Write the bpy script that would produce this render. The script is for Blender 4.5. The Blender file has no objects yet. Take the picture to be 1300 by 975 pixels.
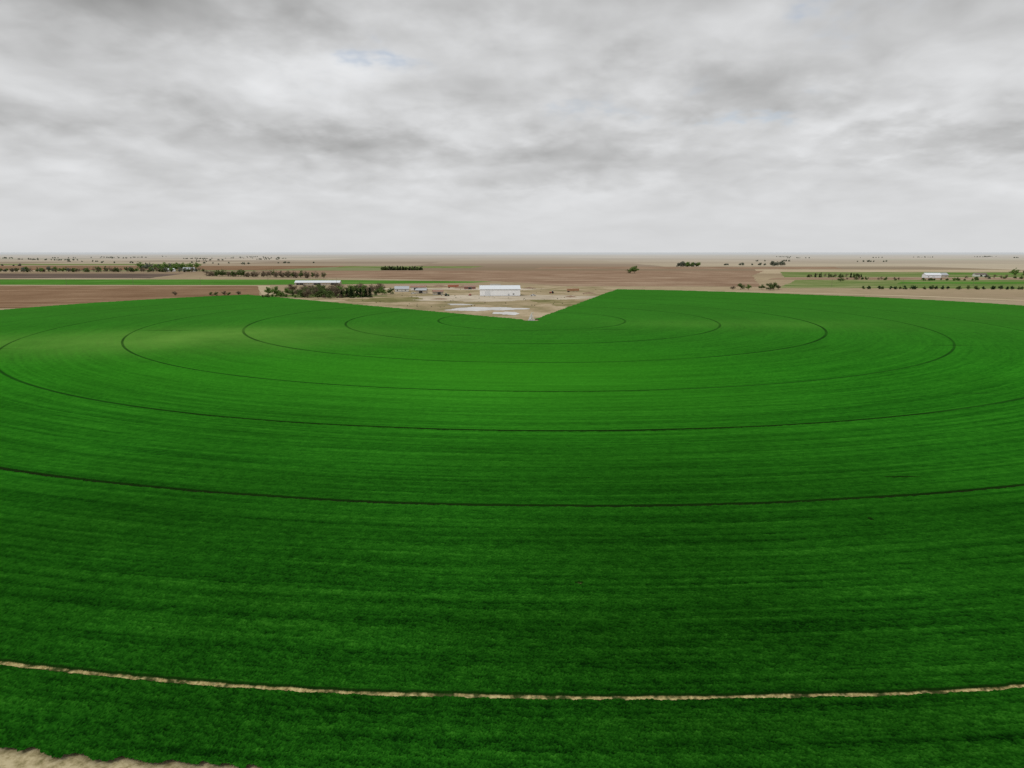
import bpy, math, random
import numpy as np
from mathutils import Vector, Matrix

random.seed(7)
rng = np.random.default_rng(11)
scene = bpy.context.scene
scene.view_settings.view_transform = 'Standard'
scene.view_settings.look = 'None'
scene.view_settings.exposure = 0

PIV = (13.0, 457.0)
FIELD_R = 406.3
TRACKS = [62.0, 121.0, 180.0, 239.0, 289.0, 341.2, 394.7]
W0, W1 = 73.6, 136.5      # farmyard wedge, degrees

# ------------------------------------------------------------------ node helper
class NT:
    def __init__(self, tree):
        self.t = tree
    def new(self, typ, **kw):
        n = self.t.nodes.new(typ)
        for k, v in kw.items():
            setattr(n, k, v)
        return n
    def put(self, sock, v):
        if hasattr(v, 'is_output'):
            self.t.links.new(v, sock)
        elif v is not None:
            sock.default_value = v
    def m(self, op, a, b=None, c=None, clamp=False):
        n = self.new('ShaderNodeMath', operation=op, use_clamp=clamp)
        self.put(n.inputs[0], a)
        if b is not None: self.put(n.inputs[1], b)
        if c is not None: self.put(n.inputs[2], c)
        return n.outputs[0]
    def xyz(self, v):
        n = self.new('ShaderNodeSeparateXYZ'); self.put(n.inputs[0], v); return n.outputs
    def comb(self, x, y, z):
        n = self.new('ShaderNodeCombineXYZ')
        for i, v in enumerate((x, y, z)): self.put(n.inputs[i], v)
        return n.outputs[0]
    def noise(self, vec, scale, detail=4, rough=0.55, dist=0.0, dim='2D'):
        n = self.new('ShaderNodeTexNoise', noise_dimensions=dim)
        self.put(n.inputs['Vector'], vec)
        n.inputs['Scale'].default_value = scale
        n.inputs['Detail'].default_value = detail
        n.inputs['Roughness'].default_value = rough
        n.inputs['Distortion'].default_value = dist
        return n.outputs[0]
    def ramp(self, fac, stops, interp='LINEAR'):
        n = self.new('ShaderNodeValToRGB')
        cr = n.color_ramp; cr.interpolation = interp
        while len(cr.elements) < len(stops): cr.elements.new(0.5)
        for e, (p, c) in zip(cr.elements, stops):
            e.position = p
            e.color = (c[0], c[1], c[2], 1) if hasattr(c, '__len__') else (c, c, c, 1)
        self.put(n.inputs[0], fac)
        return n.outputs[0]
    def mix(self, fac, a, b, blend='MIX'):
        n = self.new('ShaderNodeMix', data_type='RGBA', blend_type=blend)
        self.put(n.inputs[0], fac)
        for s, v in ((n.inputs[6], a), (n.inputs[7], b)):
            if isinstance(v, tuple) and len(v) == 3: v = (*v, 1)
            self.put(s, v)
        return n.outputs[2]
    def maprange(self, v, a, b, c=0.0, d=1.0, smooth=False):
        n = self.new('ShaderNodeMapRange', clamp=True)
        if smooth: n.interpolation_type = 'SMOOTHSTEP'
        self.put(n.inputs[0], v)
        for i, x in enumerate((a, b, c, d)): n.inputs[1+i].default_value = x
        return n.outputs[0]

def new_mat(name, rough=0.9, spec=0.15):
    m = bpy.data.materials.new(name); m.use_nodes = True
    m.node_tree.nodes.clear()
    N = NT(m.node_tree)
    out = N.new('ShaderNodeOutputMaterial')
    if spec <= .05:
        b = N.new('ShaderNodeBsdfDiffuse')
    else:
        b = N.new('ShaderNodeBsdfPrincipled')
        b.inputs['Roughness'].default_value = rough
        b.inputs['Specular IOR Level'].default_value = spec
    m.node_tree.links.new(b.outputs[0], out.inputs[0])
    return m, N, b

def bump(N, b, h, strength, dist):
    n = N.new('ShaderNodeBump'); n.inputs['Strength'].default_value = strength
    n.inputs['Distance'].default_value = dist
    N.put(n.inputs['Height'], h)
    N.t.links.new(n.outputs[0], b.inputs['Normal'])

def simple_mat(name, c0, c1, scale, rough=0.9, spec=0.15, detail=4, bmp=0.0):
    m, N, b = new_mat(name, rough, spec)
    tc = N.new('ShaderNodeTexCoord')
    f = N.noise(tc.outputs['Object'], scale, detail, 0.6, dim='3D')
    N.put(b.inputs[0], N.ramp(f, [(0.3, c0), (0.7, c1)]))
    if bmp: bump(N, b, f, bmp, 0.3)
    return m

# ------------------------------------------------------------------ camera
cam_d = bpy.data.cameras.new('camera'); cam = bpy.data.objects.new('camera', cam_d)
scene.collection.objects.link(cam)
cam_d.lens = 24; cam_d.sensor_width = 36
cam_d.clip_start = 0.5; cam_d.clip_end = 300000
cam.location = (0, 0, 45)
cam.rotation_euler = (math.radians(90-10.93), 0, 0)
scene.camera = cam

# ------------------------------------------------------------------ sun + world
SUN_EL, SUN_AZ = math.radians(52), math.radians(215)   # azimuth clockwise from +Y
sd = bpy.data.lights.new('sun', 'SUN'); sun = bpy.data.objects.new('sun', sd)
scene.collection.objects.link(sun)
sd.energy = 1.2; sd.angle = math.radians(14); sd.color = (1.0, 0.96, 0.90)
dv = Vector((math.sin(SUN_AZ)*math.cos(SUN_EL), math.cos(SUN_AZ)*math.cos(SUN_EL), math.sin(SUN_EL)))
sun.rotation_euler = dv.to_track_quat('Z', 'Y').to_euler()

world = bpy.data.worlds.new('World'); scene.world = world; world.use_nodes = True
world.node_tree.nodes.clear(); N = NT(world.node_tree)
out = N.new('ShaderNodeOutputWorld')
sky = N.new('ShaderNodeTexSky'); sky.sky_type = 'NISHITA'; sky.sun_disc = False
sky.sun_elevation = SUN_EL; sky.sun_rotation = SUN_AZ
tc = N.new('ShaderNodeTexCoord'); D = tc.outputs['Generated']
x, y, z = N.xyz(D)
zc = N.m('MAXIMUM', z, 0.0)
deg = 57.29578
az = N.m('MULTIPLY', N.m('ARCTAN2', x, y), deg)
el = N.m('MULTIPLY', N.m('ARCSINE', z), deg)
# cloud-deck coordinates (layer seen in perspective)
den = N.m('ADD', zc, 0.24)
px = N.m('DIVIDE', x, den); py = N.m('DIVIDE', y, den)
P = N.comb(px, py, 0.0)
w1 = N.noise(P, 3.2, 4, 0.6)
P2 = N.comb(N.m('ADD', px, 17.0), py, 0.0)
w2 = N.noise(P2, 3.4, 4, 0.6)
azw = N.m('ADD', az, N.m('MULTIPLY', N.m('SUBTRACT', w1, 0.5), 20.0))
elw = N.m('ADD', el, N.m('MULTIPLY', N.m('SUBTRACT', w2, 0.5), 8.0))
def blob(a, e, sa, se, amp):
    u = N.m('DIVIDE', N.m('SUBTRACT', azw, a), sa)
    v = N.m('DIVIDE', N.m('SUBTRACT', elw, e), se)
    r2 = N.m('ADD', N.m('MULTIPLY', u, u), N.m('MULTIPLY', v, v))
    return N.m('MULTIPLY', N.m('EXPONENT', N.m('MULTIPLY', r2, -1.0)), amp)
BL = [(-30, 15.8, 15, 2.6, -.14), (-14, 18.5, 14, 1.8, -.12), (-17, 13.2, 9, 2.2, .10), (-33, 9.6, 9, 1.9, -.12),
      (-6, 7.9, 14, 1.8, -.14), (4, 15.0, 9, 2.5, .10), (15, 12.2, 8, 1.8, -.08), (33, 7.4, 10, 1.4, -.12),
      (33, 13.6, 7, 1.6, -.04), (25, 10.0, 6, 1.5, .08), (4, 5.6, 11, 1.0, -.06), (-24, 5.2, 12, .9, -.04),
      (-22, 10.0, 7, 1.3, .07), (22, 17.5, 7, 2.0, .07), (10, 9.6, 8, 1.2, .06)]
tot = None
for b_ in BL:
    o = blob(*b_); tot = o if tot is None else N.m('ADD', tot, o)
n1 = N.noise(P, 1.9, 7, 0.49, 0.2)
n2 = N.noise(P2, 5.2, 5, 0.50, 0.3)
Ps = N.comb(N.m('ADD', px, 0.05), N.m('SUBTRACT', py, 0.13), 0.0)
n1s = N.noise(Ps, 1.9, 3, 0.49, 0.2)
relief = N.m('MULTIPLY', N.m('SUBTRACT', n1s, n1), 0.55)
hf = N.maprange(el, 0.5, 8.0, 0.12, 1.0, True)     # structure fades into haze
struct = N.m('ADD', N.m('MULTIPLY', N.m('SUBTRACT', n1, 0.5), 0.42), N.m('MULTIPLY', N.m('SUBTRACT', n2, 0.5), 0.22))
struct = N.m('ADD', struct, relief)
base = N.ramp(N.m('DIVIDE', N.m('MAXIMUM', el, 0.0), 90.0), [(0.0, .67), (0.03, .69), (0.09, .64), (0.2, .58), (0.35, .76), (1.0, 1.2)])
br = N.m('ADD', base, N.m('MULTIPLY', N.m('ADD', struct, tot), hf))
br = N.m('MINIMUM', N.m('MAXIMUM', br, 0.32), 1.25)
tint = N.mix(N.maprange(br, 0.3, 0.75), (0.99, 0.992, 0.985), (0.985, 0.995, 1.01))
cl = N.mix(1.0, tint, br, 'MULTIPLY')
bg_c = N.new('ShaderNodeBackground'); N.put(bg_c.inputs[0], cl); bg_c.inputs[1].default_value = 1.0
bg_s = N.new('ShaderNodeBackground'); N.put(bg_s.inputs[0], sky.outputs[0]); bg_s.inputs[1].default_value = 0.12
gaps = None
for g_ in [(-12.2, 14.3, 2.0, .8, .38), (24, 16.6, 2.6, 1.0, .38), (19.5, 10.2, 1.8, .7, .25), (8, 11, 2, .7, .15)]:
    o = blob(*g_); gaps = o if gaps is None else N.m('ADD', gaps, o)
mx = N.new('ShaderNodeMixShader'); N.put(mx.inputs[0], gaps)
N.t.links.new(bg_c.outputs[0], mx.inputs[1]); N.t.links.new(bg_s.outputs[0], mx.inputs[2])
N.t.links.new(mx.outputs[0], out.inputs[0])

# ------------------------------------------------------------------ mesh helper
def mesh_obj(name, verts, faces, mats, midx=None, parent=None, smooth=False):
    me = bpy.data.meshes.new(name)
    me.from_pydata([tuple(v) for v in verts], [], [tuple(f) for f in faces])
    for m in mats: me.materials.append(m)
    if midx is not None: me.polygons.foreach_set('material_index', np.array(midx, dtype=np.int32))
    if smooth: me.polygons.foreach_set('use_smooth', np.ones(len(faces), dtype=bool))
    me.update()
    ob = bpy.data.objects.new(name, me); scene.collection.objects.link(ob)
    if parent: ob.parent = parent
    return ob

class MB:
    """small mesh accumulator"""
    def __init__(self): self.v = []; self.f = []; self.m = []
    def add(self, vs, fs, mi=0):
        o = len(self.v); self.v += [tuple(p) for p in vs]
        self.f += [tuple(i+o for i in q) for q in fs]; self.m += [mi]*len(fs)
    def box(self, x0, x1, y0, y1, z0, z1, mi=0):
        self.add([(x0,y0,z0),(x1,y0,z0),(x1,y1,z0),(x0,y1,z0),(x0,y0,z1),(x1,y0,z1),(x1,y1,z1),(x0,y1,z1)],
                 [(0,3,2,1),(4,5,6,7),(0,1,5,4),(1,2,6,5),(2,3,7,6),(3,0,4,7)], mi)
    def tube(self, a, b, r0, r1, n=6, mi=0, caps=True):
        a = Vector(a); b = Vector(b); d = (b-a)
        if d.length < 1e-6: return
        q = d.to_track_quat('Z', 'Y'); vs = []
        for c, r in ((a, r0), (b, r1)):
            for i in range(n):
                t = 2*math.pi*i/n
                vs.append(c + q @ Vector((r*math.cos(t), r*math.sin(t), 0)))
        fs = [(i, (i+1) % n, n+(i+1) % n, n+i) for i in range(n)]
        if caps: fs += [tuple(range(n-1, -1, -1)), tuple(range(n, 2*n))]
        self.add(vs, fs, mi)
    def prism(self, prof, y0, y1, mi=0):
        """profile in xz extruded along y"""
        n = len(prof)
        vs = [(p[0], y0, p[1]) for p in prof]+[(p[0], y1, p[1]) for p in prof]
        fs = [tuple(range(n)), tuple(range(2*n-1, n-1, -1))]
        fs += [((i+1) % n, i, n+i, n+(i+1) % n) for i in range(n)]
        self.add(vs, fs, mi)
    def obj(self, name, mats, parent=None, smooth=False):
        return mesh_obj(name, self.v, self.f, mats, self.m, parent, smooth)

# ------------------------------------------------------------------ ground sheet
def ground_mat():
    m, N, b = new_mat('ground_prairie', 0.95, 0.02)
    g = N.new('ShaderNodeNewGeometry'); pos = g.outputs['Position']
    X, Y, Z = N.xyz(pos)
    big = N.noise(pos, 0.0016, 5, 0.6)
    fine = N.noise(pos, 0.05, 5, 0.65)
    vf = N.noise(pos, 0.9, 5, 0.7)
    # quarter-section parcels
    wx = N.m('FLOOR', N.m('DIVIDE', N.m('ADD', X, 330.0), 820.0))
    wy = N.m('FLOOR', N.m('DIVIDE', N.m('ADD', Y, 20.0), 560.0))
    wn = N.new('ShaderNodeTexWhiteNoise', noise_dimensions='2D'); N.put(wn.inputs['Vector'], N.comb(wx, wy, 0))
    parcel = N.ramp(wn.outputs['Value'], [(0.0, (.28,.215,.145)), (.2, (.38,.315,.215)), (.4, (.18,.125,.08)), (.55, (.35,.29,.205)),
                                           (.66, (.14,.18,.07)), (.78, (.43,.365,.27)), (.9, (.20,.135,.09))], 'CONSTANT')
    tan = N.ramp(big, [(.3, (.32,.25,.155)), (.5, (.27,.205,.13)), (.7, (.36,.295,.205))])
    fp = N.maprange(Y, 1300, 1700, 0, 0.9)
    c = N.mix(fp, tan, parcel)
    c = N.mix(N.m('MULTIPLY', N.maprange(fine, .45, .7), .45), c, (.19,.165,.08))
    streak = N.noise(N.comb(N.m('MULTIPLY', X, 0.0012), N.m('MULTIPLY', Y, 0.006), 0), 1.0, 4, 0.65)
    c = N.mix(N.m('MULTIPLY', N.maprange(streak, .5, .7), N.maprange(Y, 1200, 2500, 0, .5)), c, (.18,.14,.095))
    # pale dry soil shoulder next to the crop circle
    near = N.maprange(Y, 150, 260, 1, 0)
    soil = N.ramp(vf, [(.3, (.15,.13,.05)), (.45, (.30,.25,.13)), (.6, (.42,.36,.21))])
    c = N.mix(near, c, soil)
    # right-hand side: pale dry grassland
    c = N.mix(N.m('MULTIPLY', N.maprange(X, 100, 1600, 0, .5), N.maprange(Y, 1500, 2600, 0, 1)), c, (.43,.39,.30))
    # distance haze painted into the ground colour: paler and cooler with Y
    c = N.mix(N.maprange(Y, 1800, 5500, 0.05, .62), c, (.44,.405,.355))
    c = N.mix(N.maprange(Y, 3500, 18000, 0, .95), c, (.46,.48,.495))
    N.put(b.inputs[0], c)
    bump(N, b, vf, .5, .15)
    return m
S = 120000.0
xs = [-S, -20000, -4000, -800, 0, 800, 4000, 20000, S]; ys = [-20000, -4000, -500, 0, 300, 900, 2500, 8000, 30000, S]
vs = [(a, b_, 0.0) for b_ in ys for a in xs]; nx = len(xs)
fs = [(j*nx+i, j*nx+i+1, (j+1)*nx+i+1, (j+1)*nx+i) for j in range(len(ys)-1) for i in range(nx-1)]
mesh_obj('ground', vs, fs, [ground_mat()])

# ------------------------------------------------------------------ parcels
def field_mat(name, c0, c1, c2, sx, sy, ang=0.0, scale=1.0):
    m, N, b = new_mat(name, .95, .02)
    g = N.new('ShaderNodeNewGeometry'); X, Y, Z = N.xyz(g.outputs['Position'])
    ca, sa = math.cos(ang), math.sin(ang)
    U = N.m('ADD', N.m('MULTIPLY', X, ca), N.m('MULTIPLY', Y, sa))
    V = N.m('SUBTRACT', N.m('MULTIPLY', Y, ca), N.m('MULTIPLY', X, sa))
    s = N.noise(N.comb(N.m('MULTIPLY', U, sx), N.m('MULTIPLY', V, sy), 0), scale, 4, .6)
    p = N.noise(g.outputs['Position'], .012, 4, .6)
    f = N.m('ADD', N.m('MULTIPLY', s, .6), N.m('MULTIPLY', p, .4))
    c = N.ramp(f, [(.36, c0), (.5, c1), (.64, c2)])
    sp = N.noise(g.outputs['Position'], .25, 3, .7)
    c = N.mix(N.m('MULTIPLY', N.maprange(sp, .55, .75), .5), c, tuple(v*.55 for v in c0))
    N.put(b.inputs[0], c)
    return m
BROWN = field_mat('plowed_soil', (.15,.09,.052), (.20,.125,.075), (.28,.19,.12), .004, .10)
MID = field_mat('reddish_soil', (.18,.115,.075), (.245,.165,.11), (.33,.245,.17), .003, .05)
DARK = field_mat('dark_soil', (.085,.062,.05), (.115,.088,.07), (.16,.12,.095), .003, .05)
GRN = field_mat('green_crop', (.045,.125,.018), (.065,.18,.025), (.10,.21,.045), .003, .06)
PALEG = field_mat('pasture_green', (.09,.145,.04), (.14,.185,.06), (.24,.24,.12), .004, .03)
PALE = field_mat('pale_stubble', (.33,.26,.165), (.38,.31,.205), (.43,.365,.255), .004, .05)
YARD = field_mat('farmyard_dirt', (.19,.165,.085), (.30,.24,.145), (.40,.325,.22), .03, .03)
def parcel(name, pts, z, mat, jit=2.0):
    o = []
    for i in range(len(pts)):
        a, b_ = pts[i], pts[(i+1) % len(pts)]
        n = max(1, int(math.hypot(b_[0]-a[0], b_[1]-a[1])/25))
        for k in range(n):
            t = k/n
            o.append((a[0]+(b_[0]-a[0])*t+random.uniform(-jit, jit), a[1]+(b_[1]-a[1])*t+random.uniform(-jit, jit), z))
    mesh_obj(name, o, [tuple(range(len(o)))], [mat])
parcel('plowed_field', [(-1700,560),(-250,560),(-262,720),(-345,935),(-1700,955)], .04, BROWN)
parcel('dirt_track', [(-1700,955),(-345,935),(-262,720),(-252,722),(-332,946),(-1700,968)], .06, PALE, .6)
parcel('green_field', [(-1900,985),(-900,975),(-360,960),(-60,1030),(-30,1075),(-330,1150),(-1900,1185)], .08, GRN)
parcel('fallow_field', [(-2600,1215),(-640,1215),(-700,1480),(-2600,1500)], .04, DARK)
parcel('stubble_field', [(-1200,1187),(-640,1185),(-640,1213),(-1250,1213)], .05, PALE)
parcel('plowed_field', [(-230,1200),(-20,1085),(70,930),(330,915),(470,1350),(620,1700),(-640,1720),(-420,1300)], .10, MID)
parcel('plowed_field', [(-2500,1720),(-640,1760),(-500,2300),(-2500,2350)], .04, BROWN)
parcel('stubble_field', [(520,1480),(1150,1430),(1300,1800),(650,1850)], .05, PALE)
parcel('pasture', [(345,890),(700,850),(1500,900),(1500,1130),(470,1140)], .04, PALEG)
parcel('pasture', [(500,1270),(1900,1230),(1900,1560),(620,1600)], .06, PALEG)
parcel('green_field', [(560,1005),(690,1000),(900,1010),(900,1060),(600,1065)], .08, GRN)
parcel('green_field', [(900,1430),(1900,1400),(1900,1480),(930,1490)], .08, GRN)
parcel('green_field', [(330,880),(1500,885),(1500,925),(360,915)], .12, PALEG)
parcel('plowed_field', [(430,1160),(1700,1150),(1700,1215),(470,1230)], .12, MID)
parcel('farmyard', [(13,452),(-150,610),(-268,735),(-240,850),(-90,960),(90,925),(170,880),(122,815)], .07, YARD, 1.0)
parcel('dirt_road', [(120,826),(300,775),(420,700),(560,560),(575,566),(436,712),(310,790),(130,842)], .09, PALE, .6)
parcel('plowed_field', [(60,1900),(900,1880),(1000,2150),(100,2180)], .05, MID)
parcel('green_field', [(-520,2000),(-120,1990),(-90,2250),(-540,2260)], .06, PALEG)
parcel('green_field', [(-2300,2450),(-1200,2440),(-1180,2700),(-2350,2720)], .05, PALEG)

SALT = field_mat('salt_crust', (.40,.39,.37), (.50,.495,.48), (.56,.56,.55), .05, .12)
def irregular(name, cx, cy, ax, ay, z, mat, seed):
    pts = []
    for i in range(64):
        t = 2*math.pi*i/64
        r = 1+.18*math.sin(2*t+seed)+.13*math.sin(3*t+2*seed)+.10*math.sin(7*t+seed)+random.uniform(-.09,.09)
        pts.append((cx+ax*r*math.cos(t), cy+ay*r*math.sin(t), z))
    mesh_obj(name, pts, [tuple(range(64))], [mat])
irregular('salt_pan', -22, 552, 26, 20, .115, SALT, 1.0)
irregular('salt_pan', -4, 512, 9, 14, .13, SALT, 2.4)
irregular('salt_pan', -46, 600, 12, 7, .12, SALT, 4.0)
PACK = field_mat('packed_dirt', (.31,.26,.19), (.41,.355,.265), (.48,.42,.33), .03, .03)
irregular('packed_yard', -10, 690, 95, 50, .12, PACK, .6)
irregular('packed_yard', -60, 860, 90, 30, .12, PACK, 2.1)
WEED = field_mat('weeds', (.13,.125,.05), (.19,.17,.08), (.28,.23,.13), .05,.05)
irregular('weed_patch', 50, 620, 30, 40, .13, WEED, 3.3)
irregular('weed_patch', -120, 660, 40, 30, .13, WEED, 5.3)
GRASS = field_mat('homestead_grass', (.07,.10,.03), (.11,.15,.045), (.17,.19,.08), .05,.05)
irregular('grass_patch', -205, 720, 55, 32, .125, GRASS, 1.3)

# ------------------------------------------------------------------ crop canopy
def h2(ix, iy, seed):
    ix = ix.astype(np.int64); iy = iy.astype(np.int64)
    h = (ix*374761393 + iy*668265263 + seed*974634777) & 0xffffffff
    h = ((h ^ (h >> 13))*1274126177) & 0xffffffff
    h = h ^ (h >> 16)
    return (h & 0xffff)/65535.0
def vn(x, y, seed=0):
    ix = np.floor(x); iy = np.floor(y); fx = x-ix; fy = y-iy
    fx = fx*fx*(3-2*fx); fy = fy*fy*(3-2*fy)
    a = h2(ix, iy, seed); b = h2(ix+1, iy, seed); c = h2(ix, iy+1, seed); d = h2(ix+1, iy+1, seed)
    return (a*(1-fx)+b*fx)*(1-fy)+(c*(1-fx)+d*fx)*fy

da = 0.0021
azs = np.arange(-1.13, 1.16, da)
rr = [44.0]
while rr[-1] < 240: rr.append(rr[-1]*1.0021)
while rr[-1] < 890: rr.append(rr[-1]*1.0048)
rr = np.array(rr)
AZ, RR = np.meshgrid(azs, rr)
X = RR*np.sin(AZ); Y = RR*np.cos(AZ)
cell = RR*da
X = X+(rng.random(X.shape)-.5)*cell*.6; Y = Y+(rng.random(X.shape)-.5)*cell*.5
dx = X-PIV[0]; dy = Y-PIV[1]
R = np.hypot(dx, dy); TH = np.arctan2(dy, dx); TD = np.degrees(TH)
ARC = TH*np.maximum(R, 40)
edge_n = (vn(ARC/2.2, R*0, 3)-.5)*.9+(vn(ARC/.6, R*0, 4)-.5)*.5
FR = FIELD_R+18*np.exp(-((TD-168)/24)**2)+36*np.exp(-((TD-15)/24)**2)
inside = (R+edge_n < FR) & (R > 5)
wj = np.degrees((vn(R/3.0, R*0, 9)-.5)*2.0/np.maximum(R, 5))
inside &= ~((TD+wj > W0) & (TD+wj < W1))
def fade(wl): return np.clip(wl/(1.6*cell)-.3, 0, 1)
row = vn(R/.95, TH*6, 21)-.5
row2 = vn(R/.38, TH*25, 22)-.5
row3 = vn(R/3.6, TH*3, 25)-.5
cl1 = vn(ARC/.45, R/.30, 23)-.5
cl2 = vn(X/1.1+5, Y/.8, 24)-.5
cl3 = vn(X/.19+5, Y/.17, 28)-.5
wh = rng.random(X.shape)-.5
und = vn(X/38, Y/38, 26)-.5
hn = .28*row*fade(.95)+.20*row2*fade(.38)+.36*cl1*fade(.35)+.18*cl2*fade(.9)+.34*cl3*fade(.2)+.05*row3+.38*wh*np.clip(1.4-cell/.35, .4, 1)
hg = np.clip(.5+hn*1.15, 0, 1)
H = .34+.10*und+.34*(hg-.5)
lane = np.ones_like(R)
for i, t in enumerate(TRACKS):
    wob = (vn(ARC/9, R*0, 40+i)-.5)*.35
    hw = .24 if i == 6 else (.32 if i == 5 else .28)
    d = np.abs(R-t-wob)
    lane *= np.clip((d-hw-(vn(ARC/1.1, R*0, 60+i)-.5)*.2)/.24, 0, 1)
lane = 1-(1-lane)*np.clip((235-RR)/60, 0, 1)
for gx, gy, sa, sb in [(9.2,87,.5,.2),(61,109.7,.3,.6),(78.8,131.8,3.0,.35)]:
    e = ((X-gx)/sa)**2+((Y-gy)/sb)**2
    lane *= np.clip(e-.6+(vn(X/.3, Y/.3, 77)-.5), 0, 1)
Zc = .14+H*lane+.02*(1-lane)
nr, na = X.shape
q = inside[:-1,:-1] & inside[1:,:-1] & inside[:-1,1:] & inside[1:,1:]
jj, ii = np.nonzero(q)
i0 = jj*na+ii
F = np.stack([i0, i0+1, i0+na+1, i0+na], 1)
used = np.zeros(nr*na, bool); used[F.ravel()] = True
remap = np.cumsum(used)-1
F = remap[F]
V = np.stack([X.ravel(), Y.ravel(), Zc.ravel()], 1)[used]
me = bpy.data.meshes.new('crop_field')
me.vertices.add(len(V)); me.vertices.foreach_set('co', V.astype(np.float32).ravel())
me.loops.add(F.size); me.loops.foreach_set('vertex_index', F.astype(np.int32).ravel())
me.polygons.add(len(F)); me.polygons.foreach_set('loop_start', (np.arange(len(F))*4).astype(np.int32))
me.polygons.foreach_set('loop_total', np.full(len(F), 4, np.int32))
me.polygons.foreach_set('use_smooth', np.zeros(len(F), bool))
at = me.attributes.new('hgt', 'FLOAT', 'POINT'); at.data.foreach_set('value', hg.ravel()[used].astype(np.float32))
at = me.attributes.new('lane', 'FLOAT', 'POINT'); at.data.foreach_set('value', lane.ravel()[used].astype(np.float32))
me.update(calc_edges=True)
crop = bpy.data.objects.new('crop_field', me); scene.collection.objects.link(crop)
print('crop verts', len(V))

m, N, b = new_mat('crop_leaves', .9, .02)
g = N.new('ShaderNodeNewGeometry'); pos = g.outputs['Position']
Xs, Ys, Zs = N.xyz(pos)
a1 = N.new('ShaderNodeAttribute', attribute_name='hgt'); a2 = N.new('ShaderNodeAttribute', attribute_name='lane')
ux = N.m('SUBTRACT', Xs, PIV[0]); uy = N.m('SUBTRACT', Ys, PIV[1])
Rn = N.m('SQRT', N.m('ADD', N.m('MULTIPLY', ux, ux), N.m('MULTIPLY', uy, uy)))
Tn = N.m('ARCTAN2', uy, ux)
ring = N.noise(N.comb(N.m('MULTIPLY', Rn, .75), N.m('MULTIPLY', Tn, 9.0), 0), 1.0, 4, .7)
ring2 = N.noise(N.comb(N.m('MULTIPLY', Rn, .08), N.m('MULTIPLY', Tn, 3.0), 0), 1.0, 3, .6)
leafn = N.noise(pos, 4.2, 3, .7)
patch = N.noise(pos, .012, 5, .6)
f = N.m('ADD', N.m('MULTIPLY', a1.outputs['Fac'], .62), N.m('MULTIPLY', leafn, .38))
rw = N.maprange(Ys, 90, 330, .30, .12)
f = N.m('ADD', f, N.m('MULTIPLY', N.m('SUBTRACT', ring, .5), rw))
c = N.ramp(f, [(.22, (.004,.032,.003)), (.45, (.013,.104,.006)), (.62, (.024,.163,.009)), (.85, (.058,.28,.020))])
shade_and_patch = N.m('ADD', N.maprange(Ys, 55, 240, .47, 1.04, True), N.m('MULTIPLY', N.m('SUBTRACT', patch, .5), .6))  # cloud shade painted into the near crop colour, plus patchy growth
shade_and_patch = N.m('ADD', shade_and_patch, N.m('MULTIPLY', N.m('SUBTRACT', ring2, .5), .20))
c = N.mix(1.0, c, shade_and_patch, 'MULTIPLY')
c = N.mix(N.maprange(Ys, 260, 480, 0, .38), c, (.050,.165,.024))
def ell(cx, cy, sx, sy):
    u = N.m('DIVIDE', N.m('SUBTRACT', Xs, cx), sx); v = N.m('DIVIDE', N.m('SUBTRACT', Ys, cy), sy)
    return N.m('EXPONENT', N.m('MULTIPLY', N.m('ADD', N.m('MULTIPLY', u, u), N.m('MULTIPLY', v, v)), -1.0))
yel = N.m('ADD', ell(-150, 368, 75, 45), N.m('ADD', N.m('MULTIPLY', ell(-250, 330, 90, 40), .55), N.m('MULTIPLY', ell(150, 430, 90, 30), .3)))
yel = N.m('MULTIPLY', yel, N.maprange(patch, .3, .6, .45, 1.0), clamp=True)
c = N.mix(N.m('MULTIPLY', yel, .7), c, (.13,.27,.045))
brt = N.m('ADD', N.m('MULTIPLY', ell(10, 250, 70, 80), .32), N.m('MULTIPLY', ell(-90, 260, 120, 50), .24), clamp=True)  # sunlit mid-field brightening painted into the crop colour
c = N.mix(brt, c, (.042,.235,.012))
# wheel tracks: sparse dark plants plus trench shade painted as dark lines
tl = None
for i, t in enumerate(TRACKS[:6]):
    d = N.m('ABSOLUTE', N.m('SUBTRACT', Rn, t))
    k = N.maprange(d, .35, 1.1, 1, 0, True) if i < 3 else (N.maprange(d, .3, .85, 1, 0, True) if i < 5 else N.maprange(d, .15, .6, 1, 0, True))
    k = N.m('MULTIPLY', k, [.7, .8, .85, .82, .85, .85][i])
    tl = k if tl is None else N.m('MAXIMUM', tl, k)
brk = N.maprange(ring2, .25, .6, .5, 1.0)
c = N.mix(N.m('MULTIPLY', tl, brk), c, (.007,.030,.005))
# a few thin spots where the stand is weak
for (cx_, cy_, sx_, sy_) in [(150,215,7,.5),(-30,372,9,1.0),(-130,470,12,1.4),(-61,300,6,.6),(60,400,10,1.0),(-200,395,14,1.2),(215,330,9,.9),(-245,318,10,.8)]:
    c = N.mix(N.m('MULTIPLY', ell(cx_, cy_, sx_, sy_), .75), c, (.008,.028,.005))
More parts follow.
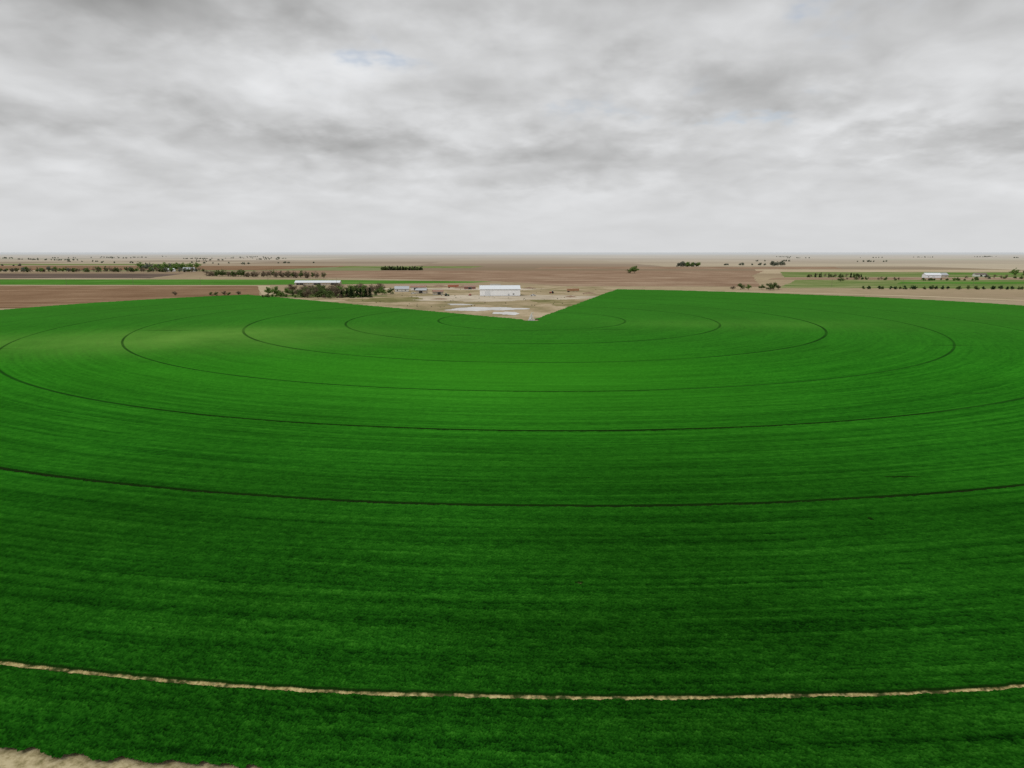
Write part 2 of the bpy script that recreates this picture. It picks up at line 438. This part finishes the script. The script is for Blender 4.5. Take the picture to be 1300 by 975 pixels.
# bare soil, and crop-wall shade painted into the lane colour
soil = N.ramp(N.noise(pos, 1.6, 4, .7), [(.3, (.15,.115,.045)), (.5, (.34,.275,.12)), (.7, (.50,.42,.21))])
out7 = N.maprange(Rn, 360, 380, .0, 1.0)
soil = N.mix(out7, (.012,.018,.006), soil)  # inner lanes: wet soil with lane shade painted in
lanef = a2.outputs['Fac']
wall_shade = N.m('MULTIPLY', N.maprange(lanef, .98, .75, 0, 1), .8)  # shade on the crop wall, put into the colour
c = N.mix(wall_shade, c, (.006,.018,.003))
bare = N.maprange(lanef, .05, .35, 1, 0)
gapn = N.maprange(N.noise(pos, .35, 3, .7), .40, .54, .12, 1)
c = N.mix(N.m('MULTIPLY', bare, gapn), c, soil)
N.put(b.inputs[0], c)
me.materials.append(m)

# ------------------------------------------------------------------ trees
def leaf_mat(name, c0, c1, c2):
    m, N, b = new_mat(name, .8, .05)
    g = N.new('ShaderNodeNewGeometry')
    n = N.noise(g.outputs['Position'], .55, 2, .7, dim='3D')
    f = N.m('ADD', N.m('MULTIPLY', n, .7), N.m('MULTIPLY', g.outputs['Random Per Island'], .3))
    col = N.ramp(f, [(.3, c0), (.5, c1), (.7, c2)])
    N.put(b.inputs[0], col)
    tr = N.new('ShaderNodeBsdfTranslucent'); N.put(tr.inputs[0], col)
    ms = N.new('ShaderNodeMixShader'); ms.inputs[0].default_value = .4
    N.t.links.new(b.outputs[0], ms.inputs[1]); N.t.links.new(tr.outputs[0], ms.inputs[2])
    o = [q for q in m.node_tree.nodes if q.type == 'OUTPUT_MATERIAL'][0]
    N.t.links.new(ms.outputs[0], o.inputs[0])
    return m
BARK = simple_mat('bark', (.10,.08,.06), (.19,.155,.12), 3.0)
L_OLIVE = leaf_mat('leaves_olive', (.06,.095,.03), (.10,.145,.045), (.15,.20,.075))
L_FRESH = leaf_mat('leaves_fresh', (.09,.15,.035), (.14,.23,.055), (.20,.30,.09))
L_DARK = leaf_mat('needles_dark', (.020,.042,.017), (.038,.07,.028), (.06,.10,.04))
L_TWIG = leaf_mat('budding_twigs', (.12,.09,.06), (.17,.135,.09), (.23,.195,.13))
L_FAR = leaf_mat('distant_foliage', (.12,.14,.105), (.17,.19,.14), (.22,.235,.18))  # pale grey-green: distance haze mixed into the leaf colour

def tree_geo(mb, ox, oy, h, style, leafm, n=260, leaf=.5, z0=0.0):
    """tapered trunk, limbs, and a crown of small leaf-clump faces"""
    o = Vector((ox, oy, z0))
    if style == 'conifer':
        mb.tube(o, o+Vector((0, 0, h*.9)), h*.025, h*.004, 5, 0)
        w = h*random.uniform(.22, .30)
        for k in range(n):
            t = random.random()**1.25
            zz = h*(.04+.96*t); r = w*(1-t)**.8*(.55+.5*random.random())*(1+.18*math.sin(zz*3.1))
            a = random.uniform(0, 6.283)
            c = o+Vector((r*math.cos(a), r*math.sin(a), zz)); s = leaf*random.uniform(.6, 1.3)
            d1 = Vector((math.cos(a), math.sin(a), random.uniform(-.5, .3)))*s
            d2 = Vector((-math.sin(a), math.cos(a), random.uniform(-.3, .3)))*s*.7
            mb.add([c-d1-d2, c+d1*1.1, c-d1*.2+d2, c-d1], [(0, 1, 2, 3)], leafm)
        return
    bush = style == 'bush'
    th = h*(.05 if bush else random.uniform(.10, .20))
    lean = Vector((random.uniform(-.06, .06), random.uniform(-.06, .06), 1))
    top = o+lean*h*(.6 if bush else .72)
    fork = o+lean*th
    mb.tube(o, fork, h*.030, h*.022, 6, 0); mb.tube(fork, top, h*.022, h*.006, 5, 0)
    lobes = []
    nl = random.randint(7, 11)
    for k in range(nl):
        a = 6.283*k/nl+random.uniform(-.4, .4); e = random.uniform(.05, 1.2)
        L = h*random.uniform(.26, .46)
        st = fork+(top-fork)*random.uniform(0, .6)
        en = st+Vector((math.cos(a)*math.cos(e), math.sin(a)*math.cos(e), math.sin(e)))*L
        mid = (st+en)/2+Vector((random.uniform(-1,1), random.uniform(-1,1), random.uniform(0,1)))*h*.03
        mb.tube(st, mid, h*.012, h*.008, 4, 0, False); mb.tube(mid, en, h*.008, h*.003, 4, 0, False)
        for j in range(2):
            e2 = mid+Vector((random.uniform(-1,1), random.uniform(-1,1), random.uniform(.1,1)))*h*.13
            mb.tube(mid, e2, h*.006, h*.002, 3, 0, False)
        lobes.append((en, h*random.uniform(.13, .21))); lobes.append((mid, h*random.uniform(.10, .16)))
    lobes.append((top+Vector((0, 0, h*.08)), h*.16))
    thin = style == 'twig'
    for k in range(n):
        c0, r = random.choice(lobes)
        d = Vector((random.gauss(0, 1), random.gauss(0, 1), random.gauss(0, .8))).normalized()*r*random.uniform(.3, 1.15)
        c = c0+d; s = leaf*random.uniform(.5, 1.3)
        if c.z < z0+.1: c.z = z0+.1+random.random()*.3
        u = Vector((random.gauss(0, 1), random.gauss(0, 1), random.gauss(0, 1))).normalized()
        v = u.cross(Vector((random.gauss(0, 1), random.gauss(0, 1), random.gauss(0, 1)))).normalized()
        u = u*s; v = v*s*(.2 if thin else .75)
        mb.add([c-u, c-v*.9, c+u*1.1, c+v], [(0, 1, 2, 3)], leafm)

TM = [BARK, L_OLIVE, L_FRESH, L_DARK, L_TWIG, L_FAR]
def make_proto(style, h, leafm, n, leaf):
    mb = MB(); tree_geo(mb, 0, 0, h, style, leafm, n, leaf)
    me = bpy.data.meshes.new('tree_mesh'); me.from_pydata(mb.v, [], mb.f)
    for q in TM: me.materials.append(q)
    me.polygons.foreach_set('material_index', np.array(mb.m, np.int32)); me.update(); return me
PROT = {'fresh': [make_proto('broad', 9, 2, 1000, .40) for _ in range(3)],
        'olive': [make_proto('broad', 9, 1, 1000, .40) for _ in range(3)],
        'twig': [make_proto('twig', 9, 4, 1300, .6) for _ in range(3)],
        'cedar': [make_proto('conifer', 7, 3, 650, .45) for _ in range(3)]}
NM = {'fresh': 'elm_tree', 'olive': 'cottonwood_tree', 'twig': 'budding_tree', 'cedar': 'cedar_tree'}
def tree(kind, x, y, s):
    ob = bpy.data.objects.new(NM[kind], random.choice(PROT[kind])); scene.collection.objects.link(ob)
    ob.location = (x, y, .05); ob.rotation_euler = (0, 0, random.uniform(0, 6.28))
    ob.scale = (s*random.uniform(1.1, 1.5), s*random.uniform(1.1, 1.5), s)
for (k, x_, y_, s_) in [
    ('fresh',-258,728,1.0),('fresh',-248,722,1.1),('fresh',-240,735,.9),('olive',-231,727,.8),
    ('twig',-222,712,1.0),('fresh',-236,700,.65),('twig',-212,722,1.3),('olive',-205,716,1.15),('twig',-198,700,1.25),
    ('olive',-192,694,1.15),('twig',-186,712,1.45),('fresh',-181,728,1.15),('twig',-205,688,1.0),('olive',-214,700,.95),
    ('twig',-178,700,1.15),('olive',-199,730,1.3),('twig',-190,750,1.4),('fresh',-176,755,1.15),('olive',-215,760,1.25),
    ('cedar',-168,700,1.2),('cedar',-163,696,1.3),('cedar',-158,701,1.1),('cedar',-153,694,1.3),('cedar',-149,700,1.2),
    ('cedar',-144,696,1.35),('cedar',-171,690,1.0),('cedar',-160,688,1.1),('olive',-166,735,1.3),('fresh',-160,745,1.2),
    ('twig',-152,740,1.3),('fresh',-140,742,1.0),('olive',-132,748,.85),('twig',-226,752,1.3),('twig',-246,770,1.2),
    ('twig',-168,765,1.4),('olive',-142,722,.85),('olive',-181,680,.6),('twig',-150,776,1.3),('fresh',-210,738,1.1),
    ('olive',-183,690,.9),('fresh',-222,742,1.0),('olive',-172,716,1.1),('fresh',-196,712,.9)]:
    tree(k, x_, y_, s_)
for (k, x_, y_, s_) in [('twig',-352,718,.6),('olive',-318,726,.45),('olive',-311,722,.5),('twig',-305,728,.55),('olive',-298,724,.45),('twig',-290,730,.55),
    ('twig',268,835,.6),('olive',281,845,.9),('fresh',288,838,.7),('olive',305,840,.8),('olive',312,832,1.05),('olive',318,836,1.1),('twig',326,842,.7),
    ('fresh',262,1480,1.8),('olive',255,1490,1.4),('olive',505,1060,.9)]:
    tree(k, x_, y_, s_)
def tree_row(name, specs, n=90, leaf=.9):
    mb = MB()
    for (x_, y_, h, style, lm) in specs: tree_geo(mb, x_, y_, h, style, lm, n, leaf)
    mb.obj(name, TM)
R_ = random.uniform
def line(x0, y0, x1, y1, cnt, h0, h1, styles, jx=4, jy=10):
    o = []
    for i in range(cnt):
        t = (i+R_(-.4, .4))/cnt; st, lm = random.choice(styles)
        o.append((x0+(x1-x0)*t+R_(-jx, jx), y0+(y1-y0)*t+R_(-jy, jy), R_(h0, h1), st, lm))
    return o
B, T, C = ('broad', 1), ('twig', 4), ('conifer', 3); Fh = ('broad', 2); G_ = ('broad', 5)
BU, BF, BT, BD = ('bush', 1), ('bush', 2), ('bush', 4), ('bush', 3)
tree_row('shrub_thicket', [(R_(-262,-150), R_(684,765), R_(2.5,4.5), *random.choice([BU, BF, BT, BU])) for _ in range(80)], 130, .5)
tree_row('shrub_row', line(432, 852, 1000, 830, 84, 4.2, 6.4, [BD, BD, BU], 2, 2), 120, .7)
tree_row('distant_tree_row', line(-585, 1330, -330, 1210, 75, 9, 15, [T, B, T, T, BT], 4, 14), 160, 1.2)
tree_row('distant_tree_row', line(-1300, 1590, -720, 1600, 130, 7, 14, [T, B, Fh, T, G_, BU], 8, 30), 130, 1.4)
tree_row('distant_tree_row', line(-930, 1750, -780, 1700, 22, 14, 23, [Fh, G_, Fh], 8, 20), 160, 1.9)
tree_row('distant_tree_row', line(-330, 1750, -225, 1750, 44, 8, 11, [C, BU], 2, 3), 120, 1.4)
tree_row('distant_tree_row', line(540, 1255, 640, 1250, 22, 5, 9, [BU, C, T], 3, 8), 130, 1.0)
tree_row('distant_tree_row', line(560, 1150, 640, 1120, 12, 3, 7, [T, BU]), 130, .9)
tree_row('distant_tree_row', line(660, 1110, 760, 1120, 16, 3, 7, [BU, T, BF], 3, 12), 130, .9)
tree_row('distant_tree_row', line(780, 1180, 1000, 1230, 22, 3, 8, [BU, T, G_], 5, 20), 130, 1.0)
tree_row('distant_tree_row', line(985, 1350, 1060, 1360, 12, 9, 16, [B, Fh], 3, 8), 160, 1.5)
tree_row('distant_tree_row', line(515, 2150, 580, 2150, 13, 13, 22, [G_, Fh], 4, 8), 160, 2.2)
tree_row('distant_tree_row', line(860, 2300, 910, 2300, 9, 13, 20, [G_, T], 4, 8), 160, 2.0)
far = []
for i in range(46):
    yy = R_(2300, 7000); side = random.random()
    xx = yy*(R_(-.78, -.28) if side < .7 else R_(.3, .8))
    for k in range(random.randint(3, 12)): far.append((xx+R_(-90, 90), yy+R_(-15, 15), R_(5, 12), 'bush', 5))
tree_row('distant_trees', far, 36, 2.4)

# ------------------------------------------------------------------ buildings
def metal_mat(name, col, rib=1.2, axis=0, rough=.5):
    m, N, b = new_mat(name, rough, .35)
    tc = N.new('ShaderNodeTexCoord'); o = N.xyz(tc.outputs['Object'])
    w = N.m('SINE', N.m('MULTIPLY', o[axis], 6.283/rib))
    st = N.noise(N.comb(N.m('MULTIPLY', o[0], 1.2), N.m('MULTIPLY', o[1], 1.2), N.m('MULTIPLY', o[2], .15)), 1.0, 4, .65, dim='3D')
    c = N.ramp(st, [(.35, tuple(v*.90 for v in col)), (.65, col)])
    N.put(b.inputs[0], c)
    bump(N, b, w, .3, .05)
    return m
WHITE = metal_mat('white_metal_wall', (.80,.81,.82)); WROOF = metal_mat('white_metal_roof', (.60,.63,.65))
GREYR = metal_mat('grey_metal_roof', (.36,.38,.40)); TANW = metal_mat('tan_metal_wall', (.42,.36,.27), .4)
REDW = metal_mat('rust_wall', (.22,.085,.05), .4); RUSTR = metal_mat('rust_roof', (.25,.13,.08), .5)
SHADOWW = simple_mat('dark_opening', (.03,.03,.03), (.06,.055,.05), 1.0)
GLASS = simple_mat('window_glass', (.03,.04,.05), (.06,.07,.08), 1.0, .15, .5)
DOORM = metal_mat('door_panel', (.66,.68,.70), .6, 2); TRIM = simple_mat('trim', (.40,.41,.43), (.48,.49,.51), 1.0, .5)
BROWNR = simple_mat('shingle_roof', (.10,.08,.07), (.17,.14,.12), 2.0)
LAWNW = simple_mat('painted_siding', (.60,.59,.55), (.70,.69,.66), 1.0, .6)
CONC = simple_mat('concrete', (.33,.32,.30), (.42,.41,.39), .8)

def building(name, x, y, rot, L, W, eave, ridge, wm, rm, doors=(), windows=(), posts=0, chimney=False):
    e = bpy.data.objects.new(name, None); scene.collection.objects.link(e)
    e.location = (x, y, .14); e.rotation_euler = (0, 0, math.radians(rot))
    hl, hw = L/2, W/2
    mb = MB()
    prof = [(-hw, 0), (hw, 0), (hw, eave), (0, ridge), (-hw, eave)]
    vs = [(-hl, p[0], p[1]) for p in prof]+[(hl, p[0], p[1]) for p in prof]
    mb.add(vs, [(4,3,2,1,0), (5,6,7,8,9), (0,1,6,5), (1,2,7,6), (4,0,5,9)], 0)
    mb.obj('walls', [wm], e)
    mb = MB(); ov = .5; t = .22
    sl = (ridge-eave)/hw
    for s in (-1, 1):
        y1 = s*(hw+ov); z1 = eave-sl*ov+.06
        a = [(-hl-ov, 0, ridge+.06), (hl+ov, 0, ridge+.06), (hl+ov, y1, z1), (-hl-ov, y1, z1)]
        b2 = [(p[0], p[1], p[2]+t) for p in a]
        if s == 1:
            mb.add(a+b2, [(0,1,2,3), (7,6,5,4), (2,6,7,3), (0,3,7,4), (1,5,6,2)], 0)
        else:
            mb.add(a+b2, [(3,2,1,0), (4,5,6,7), (3,7,6,2), (4,7,3,0), (2,6,5,1)], 0)
    mb.obj('roof', [rm], e)
    mb = MB(); mb.tube((-hl-ov, 0, ridge+t+.1), (hl+ov, 0, ridge+t+.1), .16, .16, 6); mb.obj('ridge_cap', [TRIM], e)
    mb = MB(); mb.box(-hl-.05, hl+.05, -hw-.05, -hw-.003, 0.01, .45); mb.box(-hl-.3, hl+.3, -hw-.66, -hw-.53, eave-sl*ov-.12, eave-sl*ov+.04)
    mb.obj('base_trim_and_gutter', [TRIM], e)
    for i, (cx, w, h, mt) in enumerate(doors):
        mb = MB(); mb.box(cx-w/2, cx+w/2, -hw-.10, -hw-.055, .02, h); mb.obj('door_%d' % (i+1), [mt], e)
        mb = MB()
        mb.box(cx-w/2-.15, cx-w/2-.002, -hw-.14, -hw-.055, .02, h+.15); mb.box(cx+w/2+.002, cx+w/2+.15, -hw-.14, -hw-.055, .02, h+.15)
        mb.box(cx-w/2, cx+w/2, -hw-.14, -hw-.055, h+.003, h+.15)
        mb.obj('door_frame_%d' % (i+1), [TRIM], e)
    for i, (cx, w, z0, h) in enumerate(windows):
        mb = MB(); mb.box(cx-w/2, cx+w/2, -hw-.05, -hw-.004, z0, z0+h); mb.obj('window_%d' % (i+1), [GLASS], e)
        mb = MB(); mb.box(cx-w/2-.1, cx+w/2+.1, -hw-.12, -hw-.004, z0-.12, z0-.003); mb.obj('sill_%d' % (i+1), [LAWNW], e)
    if posts:
        mb = MB()
        for i in range(posts+1):
            px_ = -hl+L*i/posts
            mb.box(px_-.15, px_+.15, -hw-.40, -hw-.12, 0, eave-.2)
        mb.obj('posts', [TRIM], e)
    if chimney:
        mb = MB(); mb.box(hl*.4, hl*.4+.9, .4, 1.3, ridge-1.2, ridge+1.0); mb.obj('chimney', [CONC], e)
    return e
building('metal_shop_building', -13, 728, 3, 42, 24, 7.0, 10.2, WHITE, WROOF, doors=[(-13,5,4.6,DOORM),(9,1.2,2.2,TRIM)], windows=[(14,1.6,1.5,1.1)])
building('livestock_shed', -272, 968, 2, 62, 13, 3.2, 5.6, TANW, WROOF, doors=[(-24+12*k,9.5,2.5,SHADOWW) for k in (0,2,4)], posts=10)
building('farm_house', -128, 800, 8, 16, 9, 3.2, 5.8, LAWNW, GREYR, doors=[(0,1,2.1,TRIM)], windows=[(-5,1.4,1,1.2),(4,1.4,1,1.2)], chimney=True)
building('farm_shed', -101, 768, -6, 12, 8, 3.4, 4.8, TANW, GREYR, doors=[(0,4,2.8,SHADOWW)])
building('farm_shed', -80, 742, 12, 11, 7, 3.2, 4.6, TANW, RUSTR, doors=[(1,3.5,2.6,SHADOWW)])
building('farm_shed', -112, 826, 0, 18, 8, 3.8, 5.4, LAWNW, RUSTR, doors=[(-3,4,3,SHADOWW)])
building('farm_shed', -52, 850, 5, 14, 7, 3, 4.3, REDW, RUSTR, doors=[(0,4,2.5,SHADOWW)])
building('farm_house', 747, 1230, -5, 26, 14, 5, 8.5, WHITE, WROOF, doors=[(0,4,3.4,DOORM)], windows=[(-8,1.5,1.4,1.4)])
building('farm_house', 786, 1265, 10, 20, 11, 4, 7.5, TANW, GREYR, doors=[(0,1.2,2.2,TRIM)], windows=[(-5,1.4,1,1.3),(5,1.4,1,1.3)], chimney=True)
building('farm_shed', 880, 1300, 0, 22, 9, 4, 6, LAWNW, BROWNR, doors=[(0,4,3,SHADOWW)])
building('farm_house', -770, 1650, 6, 26, 13, 5, 9, WHITE, GREYR, doors=[(0,1.4,2.4,TRIM)], windows=[(-6,1.6,1.4,1.6),(6,1.6,1.4,1.6)])
building('farm_shed', -810, 1640, 0, 20, 10, 4.5, 7, WHITE, WROOF, doors=[(0,5,3.5,DOORM)])
building('farm_house', 1060, 1395, 0, 24, 12, 5, 8.5, LAWNW, BROWNR, doors=[(0,1.4,2.4,TRIM)], windows=[(-6,1.6,1.4,1.6),(6,1.6,1.4,1.6)])

# ------------------------------------------------------------------ vehicles
TIRE = simple_mat('tyre_rubber', (.015,.015,.015), (.03,.03,.03), 4)
def paint(n, c): return simple_mat(n, tuple(v*.85 for v in c), c, .8, .35, .5)
def pickup(x, y, rot, col):
    e = bpy.data.objects.new('pickup_truck', None); scene.collection.objects.link(e)
    e.location = (x, y, .14); e.rotation_euler = (0, 0, math.radians(rot))
    mb = MB()
    mb.prism([(-2.8,.5),(2.8,.5),(2.85,.95),(2.7,1.15),(1.35,1.25),(.75,1.85),(-.75,1.88),(-.95,1.2),(-2.8,1.15)], -.95, .95)
    o = mb.obj('body', [paint('truck_paint', col)], e)
    bv = o.modifiers.new('b', 'BEVEL'); bv.width = .06; bv.segments = 2
    mb = MB()
    for s in (-1, 1):
        y0, y1 = sorted((s*.955, s*.965)); mb.prism([(-.7,1.25),(1.15,1.25),(.68,1.76),(-.66,1.78)], y0, y1)
    mb.obj('side_windows', [GLASS], e)
    mb = MB(); mb.box(-2.6, -1.1, -.8, .8, 1.20, 1.215); mb.obj('bed', [SHADOWW], e)
    for i, (a, b2) in enumerate([(-1.8,-1),(1.85,-1),(-1.8,1),(1.85,1)]):
        mb = MB(); mb.tube((a, b2*.72, .42), (a, b2*1.0, .42), .42, .42, 14); mb.obj('wheel_%d' % (i+1), [TIRE], e)
pickup(22, 716, 20, (.55,.56,.57)); pickup(-44, 722, 80, (.30,.05,.04)); pickup(-108, 752, 10, (.6,.6,.6))
def tractor(x, y, rot, col):
    e = bpy.data.objects.new('tractor', None); scene.collection.objects.link(e)
    e.location = (x, y, .14); e.rotation_euler = (0, 0, math.radians(rot))
    mb = MB(); mb.prism([(-.4,.9),(2.6,.9),(2.7,1.5),(2.4,1.75),(-.4,1.9)], -.45, .45)
    mb.prism([(-1.6,.9),(-.4,.9),(-.4,1.7),(-1.6,1.7)], -.7, .7)
    mb.obj('hood', [paint('tractor_paint', col)], e)
    mb = MB(); mb.prism([(-1.5,1.71),(-.2,1.91),(-.35,2.9),(-1.45,2.9)], -.7, .7); mb.obj('cab_glass', [GLASS], e)
    mb = MB(); mb.box(-1.65, -.15, -.85, .85, 2.905, 3.05); mb.obj('cab_roof', [paint('tractor_roof', (.6,.6,.58))], e)
    mb = MB(); mb.tube((1.2,.2,1.8), (1.2,.2,2.7), .06, .06, 8); mb.obj('exhaust', [TRIM], e)
    for i, (a, s, r, w) in enumerate([(-1.1,-1,.95,.5),(-1.1,1,.95,.5),(2.0,-1,.6,.35),(2.0,1,.6,.35)]):
        mb = MB(); mb.tube((a, s*.75, r), (a, s*(.75+w), r), r, r, 18); mb.obj('wheel_%d' % (i+1), [TIRE], e)
tractor(-68, 716, 35, (.05,.16,.04)); tractor(44, 760, 160, (.35,.05,.03))
def trailer(x, y, rot, col):
    e = bpy.data.objects.new('semi_trailer', None); scene.collection.objects.link(e)
    e.location = (x, y, .14); e.rotation_euler = (0, 0, math.radians(rot))
    mb = MB(); mb.box(-7, 7, -1.25, 1.25, 1.2, 3.9); o = mb.obj('box', [paint('trailer_paint', col)], e)
    bv = o.modifiers.new('b', 'BEVEL'); bv.width = .08
    mb = MB(); mb.box(-6.9, 6.9, -.5, .5, .95, 1.195); mb.box(4, 4.15, -.9, -.75, .02, 1.19); mb.box(4, 4.15, .75, .9, .02, 1.19)
    mb.obj('frame', [TRIM], e)
    for i, (a, s) in enumerate([(-6,-1),(-4.8,-1),(-6,1),(-4.8,1)]):
        mb = MB(); mb.tube((a, s*.75, .5), (a, s*1.22, .5), .5, .5, 14); mb.obj('wheel_%d' % (i+1), [TIRE], e)
trailer(-75, 880, 8, (.35,.12,.06)); trailer(-22, 905, -3, (.50,.48,.42)); trailer(70, 790, 12, (.33,.17,.09))

PILE = simple_mat('dirt_pile_soil', (.17,.11,.07), (.28,.20,.14), .7, bmp=.6)
def pile(x, y, rx, ry, h):
    vs = []; fs = []; n = 22; k = 7
    for j in range(k+1):
        t = j/k
        for i in range(n):
            a = 6.283*i/n; r = (1-t)*(1+.16*math.sin(3*a+x)+.1*math.sin(7*a+y)+R_(-.05,.05))
            vs.append((x+rx*r*math.cos(a), y+ry*r*math.sin(a), .02+h*(1-(1-t)**1.6)*(1+R_(-.12,.12))*(0 if j == 0 else 1)))
    for j in range(k):
        for i in range(n): fs.append((j*n+i, j*n+(i+1) % n, (j+1)*n+(i+1) % n, (j+1)*n+i))
    mesh_obj('dirt_pile', vs, fs, [PILE])
for p in [(-62,872,14,6,3.2),(-30,860,9,5,2.6),(-5,880,11,5,2.2),(22,868,8,4,1.8),(-95,905,12,5,2.5),(60,700,6,4,1.5),(-70,665,9,4,1.2),(85,760,8,4,1.6)]: pile(*p)
scr = []
for i in range(90):
    a = math.radians(R_(W0+3, W1-3)); r = R_(120, 420)
    scr.append((PIV[0]+r*math.cos(a), PIV[1]+r*math.sin(a), R_(.4, 1.1), 'bush', random.choice([1, 5, 4, 4])))
tree_row('scrub_brush', scr, 22, .35)

# ------------------------------------------------------------------ centre pivot head
GALV = simple_mat('galvanised_steel', (.50,.51,.52), (.62,.63,.64), 2.0, .4, .5)
e = bpy.data.objects.new('irrigation_pivot_tower', None); scene.collection.objects.link(e); e.location = (PIV[0], PIV[1], .1)
mb = MB(); mb.box(-2.2, 2.2, -2.2, 2.2, 0, .3); mb.obj('concrete_pad', [CONC], e)
mb = MB()
for sx in (-1, 1):
    for sy in (-1, 1):
        mb.tube((sx*1.8, sy*1.8, .3), (sx*.45, sy*.45, 4.0), .11, .09, 6)
for zz in (1.3, 2.5, 3.6):
    w = 1.8-(1.35)*(zz-.3)/3.7
    c4 = [(-w,-w,zz),(w,-w,zz),(w,w,zz),(-w,w,zz)]
    for k in range(4):
        mb.tube(c4[k], c4[(k+1) % 4], .06, .06, 5)
        w2 = 1.8-1.35*(max(zz-1.1, .3)-.3)/3.7
        d4 = [(-w2,-w2),(w2,-w2),(w2,w2),(-w2,w2)]
        mb.tube(c4[k], (*d4[(k+1) % 4], max(zz-1.1, .3)), .04, .04, 4)
mb.obj('legs', [GALV], e)
mb = MB(); mb.tube((0,0,.3), (0,0,4.6), .2, .2, 12); mb.tube((0,0,4.6), (.5,.1,5.0), .2, .17, 12); mb.tube((.5,.1,5.0), (1.6,.3,5.0), .17, .15, 12)
mb.obj('riser_pipe', [GALV], e)
mb = MB(); mb.box(-1.2, -.5, -2.15, -1.7, 1.0, 2.3); mb.obj('control_panel', [WHITE], e)

# ------------------------------------------------------------------ utility poles
WOOD = simple_mat('weathered_wood', (.12,.095,.07), (.20,.17,.13), 2.0)
def pole(x, y, rot):
    e = bpy.data.objects.new('utility_pole', None); scene.collection.objects.link(e); e.location = (x, y, 0); e.rotation_euler = (0, 0, rot)
    mb = MB(); mb.tube((0,0,0), (0,0,10.5), .17, .11, 8); mb.obj('post', [WOOD], e)
    mb = MB(); mb.box(-1.3, 1.3, -.20, -.125, 9.6, 9.75); mb.obj('crossarm', [WOOD], e)
    mb = MB()
    for s in (-1.2, 0.35, 1.2): mb.tube((s, -.16, 9.755), (s, -.16, 9.95), .06, .04, 6)
    mb.obj('insulators', [TRIM], e)
for i in range(9): pole(-1000+95*i, 975-4*i, 1.57)
for i in range(6): pole(420+95*i, 905+3*i, 1.57)
